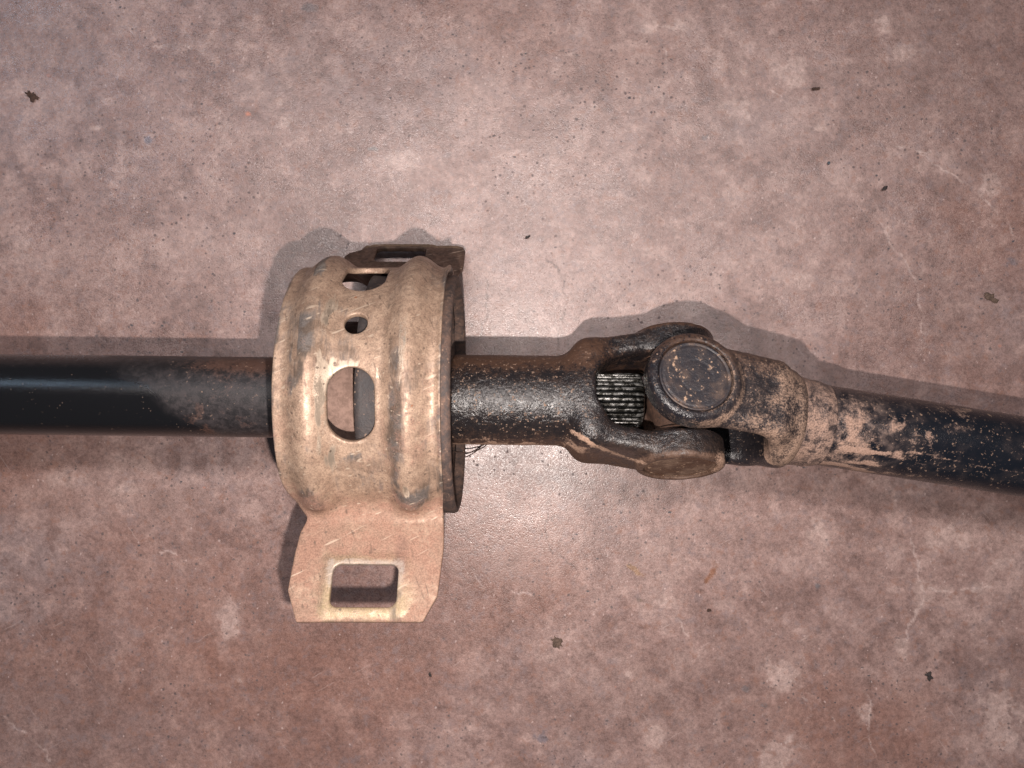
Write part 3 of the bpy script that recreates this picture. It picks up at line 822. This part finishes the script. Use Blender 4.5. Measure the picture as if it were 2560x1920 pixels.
m_rear = painted_steel('muddy_rear_tube', base=(0.006, 0.0075, 0.012), rough=0.22, grain=0.3, speckle=0.10, mudc=(0.45, 0.30, 0.235), dustc=(0.28, 0.20, 0.17), wn=(1.4, 0.9), soft=(0.30, 0.92))
def at_collar(al, tt, ra, pts):
    n = fbm(pts, 34, 4, 5); up = np.cos(tt)
    return dict(mud=0.55+0.7*(n-0.5), rust=0.1+0*al, dust=0.5+0*al, speck=0.3+0*al, matte=0.2+0*al)
lathe('weld_collar', fr2, [(228, 60), (228, 99), (240, 98.5), (256, 95.5), (270, 93.2), (280, 92.6), (288, 92.8), (296, 91), (304, 89), (312, 87.2), (314, 60)], m_rear, rear, 128,
      attrs=at_collar, sub=2.4, jitter=lambda al, tt, ra: (0.9*np.sin(40*tt+np.sin(tt*5)*2)*np.exp(-((al-286)/8)**2) + 1.0*np.sin(3*tt+al*0.05))*(ra > 70))
def at_reart(al, tt, ra, pts):
    q = ra*np.cos(tt); r = ra*np.sin(tt)                  # q up, r photo-down
    p = al
    n = fbm(pts, 60, 4, 9); nf = fbm(pts, 20, 3, 4); st = fbm(np.stack([p*0.18, tt*60, 0*p], -1), 10, 3, 2)
    p0, r0 = p, r
    p = p+(fbm(pts, 30, 4, 61, 0.6)-0.5)*110; r = r+(fbm(pts, 26, 4, 62, 0.6)-0.5)*70
    mud = 0.72*blob(p, r, 345, 40, 60, 60)*(0.5+0.8*nf)*sstep(-60, 0, r) + 0.42*blob(p, r, 340, -30, 22, 80)
    mud += 0.85*blob(p, r, 430, 38, 42, 22)*sstep(0.36, 0.55, n) + 0.7*blob(p, r, 440, 12, 10, 30) + 0.7*blob(p, r, 505, 32, 26, 22)*sstep(0.4, 0.55, n)
    mud += 0.65*blob(p, r, 380, -28, 9, 14) + 0.35*blob(p, r, 530, 10, 70, 50)*sstep(0.45, 0.6, nf)
    mud += 0.55*blob(p, r, 560, -55, 60, 18)*sstep(0.4, 0.58, n) + 0.4*blob(p, r, 610, -30, 50, 26)*sstep(0.45, 0.6, nf) + 0.45*blob(p, r, 700, -60, 30, 16)
    mud += 0.5*blob(p, r, 790, 0, 26, 60)*sstep(0.42, 0.6, nf) + 0.4*blob(p, r, 860, -20, 30, 50)*sstep(0.42, 0.6, nf)
    p, r = p0, r0
    mud += 0.75*sstep(0.50, 0.66, st)*sstep(45, 60, r)*sstep(520, 400, p)
    mud += 0.5*np.exp(-((r-58-4*np.sin(p*0.012))/1.7)**2)*(p > 470)
    mud += 0.35*sstep(60, 78, r)*sstep(0.45, 0.6, st)*sstep(900, 400, p)
    mud = np.where(q < -20, 0.15, mud)
    dust = 0.07*sstep(0.48, 0.60, nf)*sstep(-40, 10, q) + 0.80*blob(p, r, 350, 20, 90, 70)*sstep(0.25, 0.6, nf)
    return dict(mud=mud, rust=0.0*p, dust=dust*0.8, speck=0.8*sstep(900, 480, p)+0.25, matte=0.35*sstep(0.4, 0.7, n))
lathe('rear_tube', fr2, [(306, 60), (306, 86), (3200, 86), (3200, 80)], m_rear, root, 140, attrs=at_reart, sub=5)

# ------------------------------------------------------------------ frayed threads and straw caught in the shaft
def strand(name, path, rad, mat, parent):
    path = np.array(path, float)
    t = np.linspace(0, len(path)-1, (len(path)-1)*8+1)
    c = np.stack([np.interp(t, np.arange(len(path)), path[:, k]) for k in range(3)], 1)
    for _ in range(3): c[1:-1] = (c[:-2]+2*c[1:-1]+c[2:])/4
    sg = 6; pts = []
    for i in range(len(c)):
        d = unit(c[min(i+1, len(c)-1)]-c[max(i-1, 0)])
        a = unit(np.cross(d, (0.1, 0.2, 1))); b = np.cross(d, a)
        for k in range(sg):
            th = 2*np.pi*k/sg
            pts.append(c[i]+rad*(a*math.cos(th)+b*math.sin(th)))
    o = make_mesh(name, np.array(pts), grid_faces(len(c), sg, True), mat, parent)
    fix_normals(o)
    return o
def plain(name, colr, rough=0.8, var=0.4, mm=1.2):
    t = NT(name); n = t.noise(mm, 4, 0.65)
    c = t.mix(t.ramp(n, 0.3, 0.7), tuple(v*(1-var) for v in colr), tuple(v*(1+var) for v in colr))
    return t.out(c, rough, 0.0, 0.3, n, 0.5, 0.0003)
m_thread = plain('dark_thread', (0.06, 0.035, 0.028))
strand('loose_thread', [(-135, 160, 110), (-104, 164, 95), (-80, 158, 70), (-66, 152, 50), (-56, 140, 42), (-46, 128, 40)], 1.5, m_thread, bracket)
strand('loose_thread', [(-135, 174, 100), (-110, 176, 70), (-86, 164, 40), (-72, 148, 24), (-66, 134, 22)], 1.3, m_thread, bracket)
m_straw = plain('dry_straw', (0.40, 0.24, 0.14))
strand('dry_straw', [(286, 104, 330), (296, 98, 336), (306, 88, 340)], 1.3, m_straw, yoke)
strand('dry_straw', [(276, 106, 332), (292, 107, 330), (312, 102, 333)], 1.0, m_straw, yoke)

# ------------------------------------------------------------------ crumbs lying on the slab
def crumb(name, label, cat, qx, qy, rx, ry, rz, ang, mat, seed, spikes=0.35, group=None):
    """irregular flake: a lumpy closed shell with a ragged rim"""
    rs = np.random.RandomState(seed)
    seg, rings = 22, 6
    rim = 1+spikes*(rs.rand(seg)-0.5)*2
    pts = []
    for i in range(rings+1):
        ph = math.pi*i/rings
        for k in range(seg):
            th = 2*math.pi*k/seg
            rr = math.sin(ph)**0.6*rim[k]
            pts.append((rx*rr*math.cos(th), ry*rr*math.sin(th), rz*(math.cos(ph)+0.35*(rs.rand()-0.5)*math.sin(ph))))
    p = np.array(pts)*np.array((0.86, 0.86, 0.8)); ca, sa = math.cos(ang), math.sin(ang)
    x = p[:, 0]*ca-p[:, 1]*sa; y = p[:, 0]*sa+p[:, 1]*ca
    z = p[:, 2]+rz*0.75
    o = make_mesh(name, np.stack([x+qx-1280, y+qy-960, z], 1), grid_faces(rings+1, seg, True), mat)
    fix_normals(o)
    o['label'] = label; o['category'] = cat
    if group: o['group'] = group
m_leaf = plain('dry_leaf_brown', (0.055, 0.032, 0.024)); m_soil = plain('grey_brown_soil', (0.10, 0.068, 0.052)); m_coal = plain('black_grit', (0.035, 0.028, 0.027), 0.7)
m_blue = plain('blue_grey_stone', (0.07, 0.085, 0.10))
crumb('leaf_scrap', 'ragged dark brown scrap of dry leaf at far left of the slab', 'leaf scrap', 79, 240, 20, 12, 2.2, 0.35, m_leaf, 3, 0.55)
crumb('dirt_flake', 'brown heart-shaped dirt flake on bare concrete below the bearing bracket', 'dirt flake', 1392, 1605, 17, 15, 2.4, 0.4, m_soil, 5, 0.40)
crumb('dirt_flake', 'grey-brown curled dirt flake above the rear tube at right', 'dirt flake', 2475, 744, 18, 11, 3.0, 0.5, m_soil, 8, 0.45)
crumb('grit_crumb', 'black angular crumb of grit near the lower right corner', 'grit', 2322, 1688, 8, 15, 3.0, -0.5, m_coal, 11, 0.5)
crumb('dirt_crumb', 'thin dark crumb lying near the top right pale splashes', 'grit', 2038, 222, 13, 4, 2.0, -0.15, m_leaf, 13, 0.4)
crumb('stone_chip', 'small dark slanted stone chip on the slab right of centre', 'stone chip', 2211, 471, 10, 5, 3.0, -0.6, m_coal, 17, 0.25)
crumb('stone_chip', 'small brown stone chip below the universal joint', 'stone chip', 1772, 1525, 6, 5, 3.0, 0.3, m_leaf, 19, 0.25)
crumb('stone_chip', 'small black stone chip straight above the slip yoke', 'stone chip', 1319, 593, 8, 4, 2.5, -0.5, m_coal, 23, 0.3)
crumb('stone_chip', 'tiny blue-grey stone chip above and right of the universal joint', 'stone chip', 2071, 408, 4.5, 4.5, 2.5, 0, m_blue, 29, 0.2)
crumb('stone_chip', 'black oblong stone chip at lower left below the bracket foot', 'stone chip', 2355-1280, 1686, 4, 8, 2.5, -0.2, m_coal, 31, 0.25)
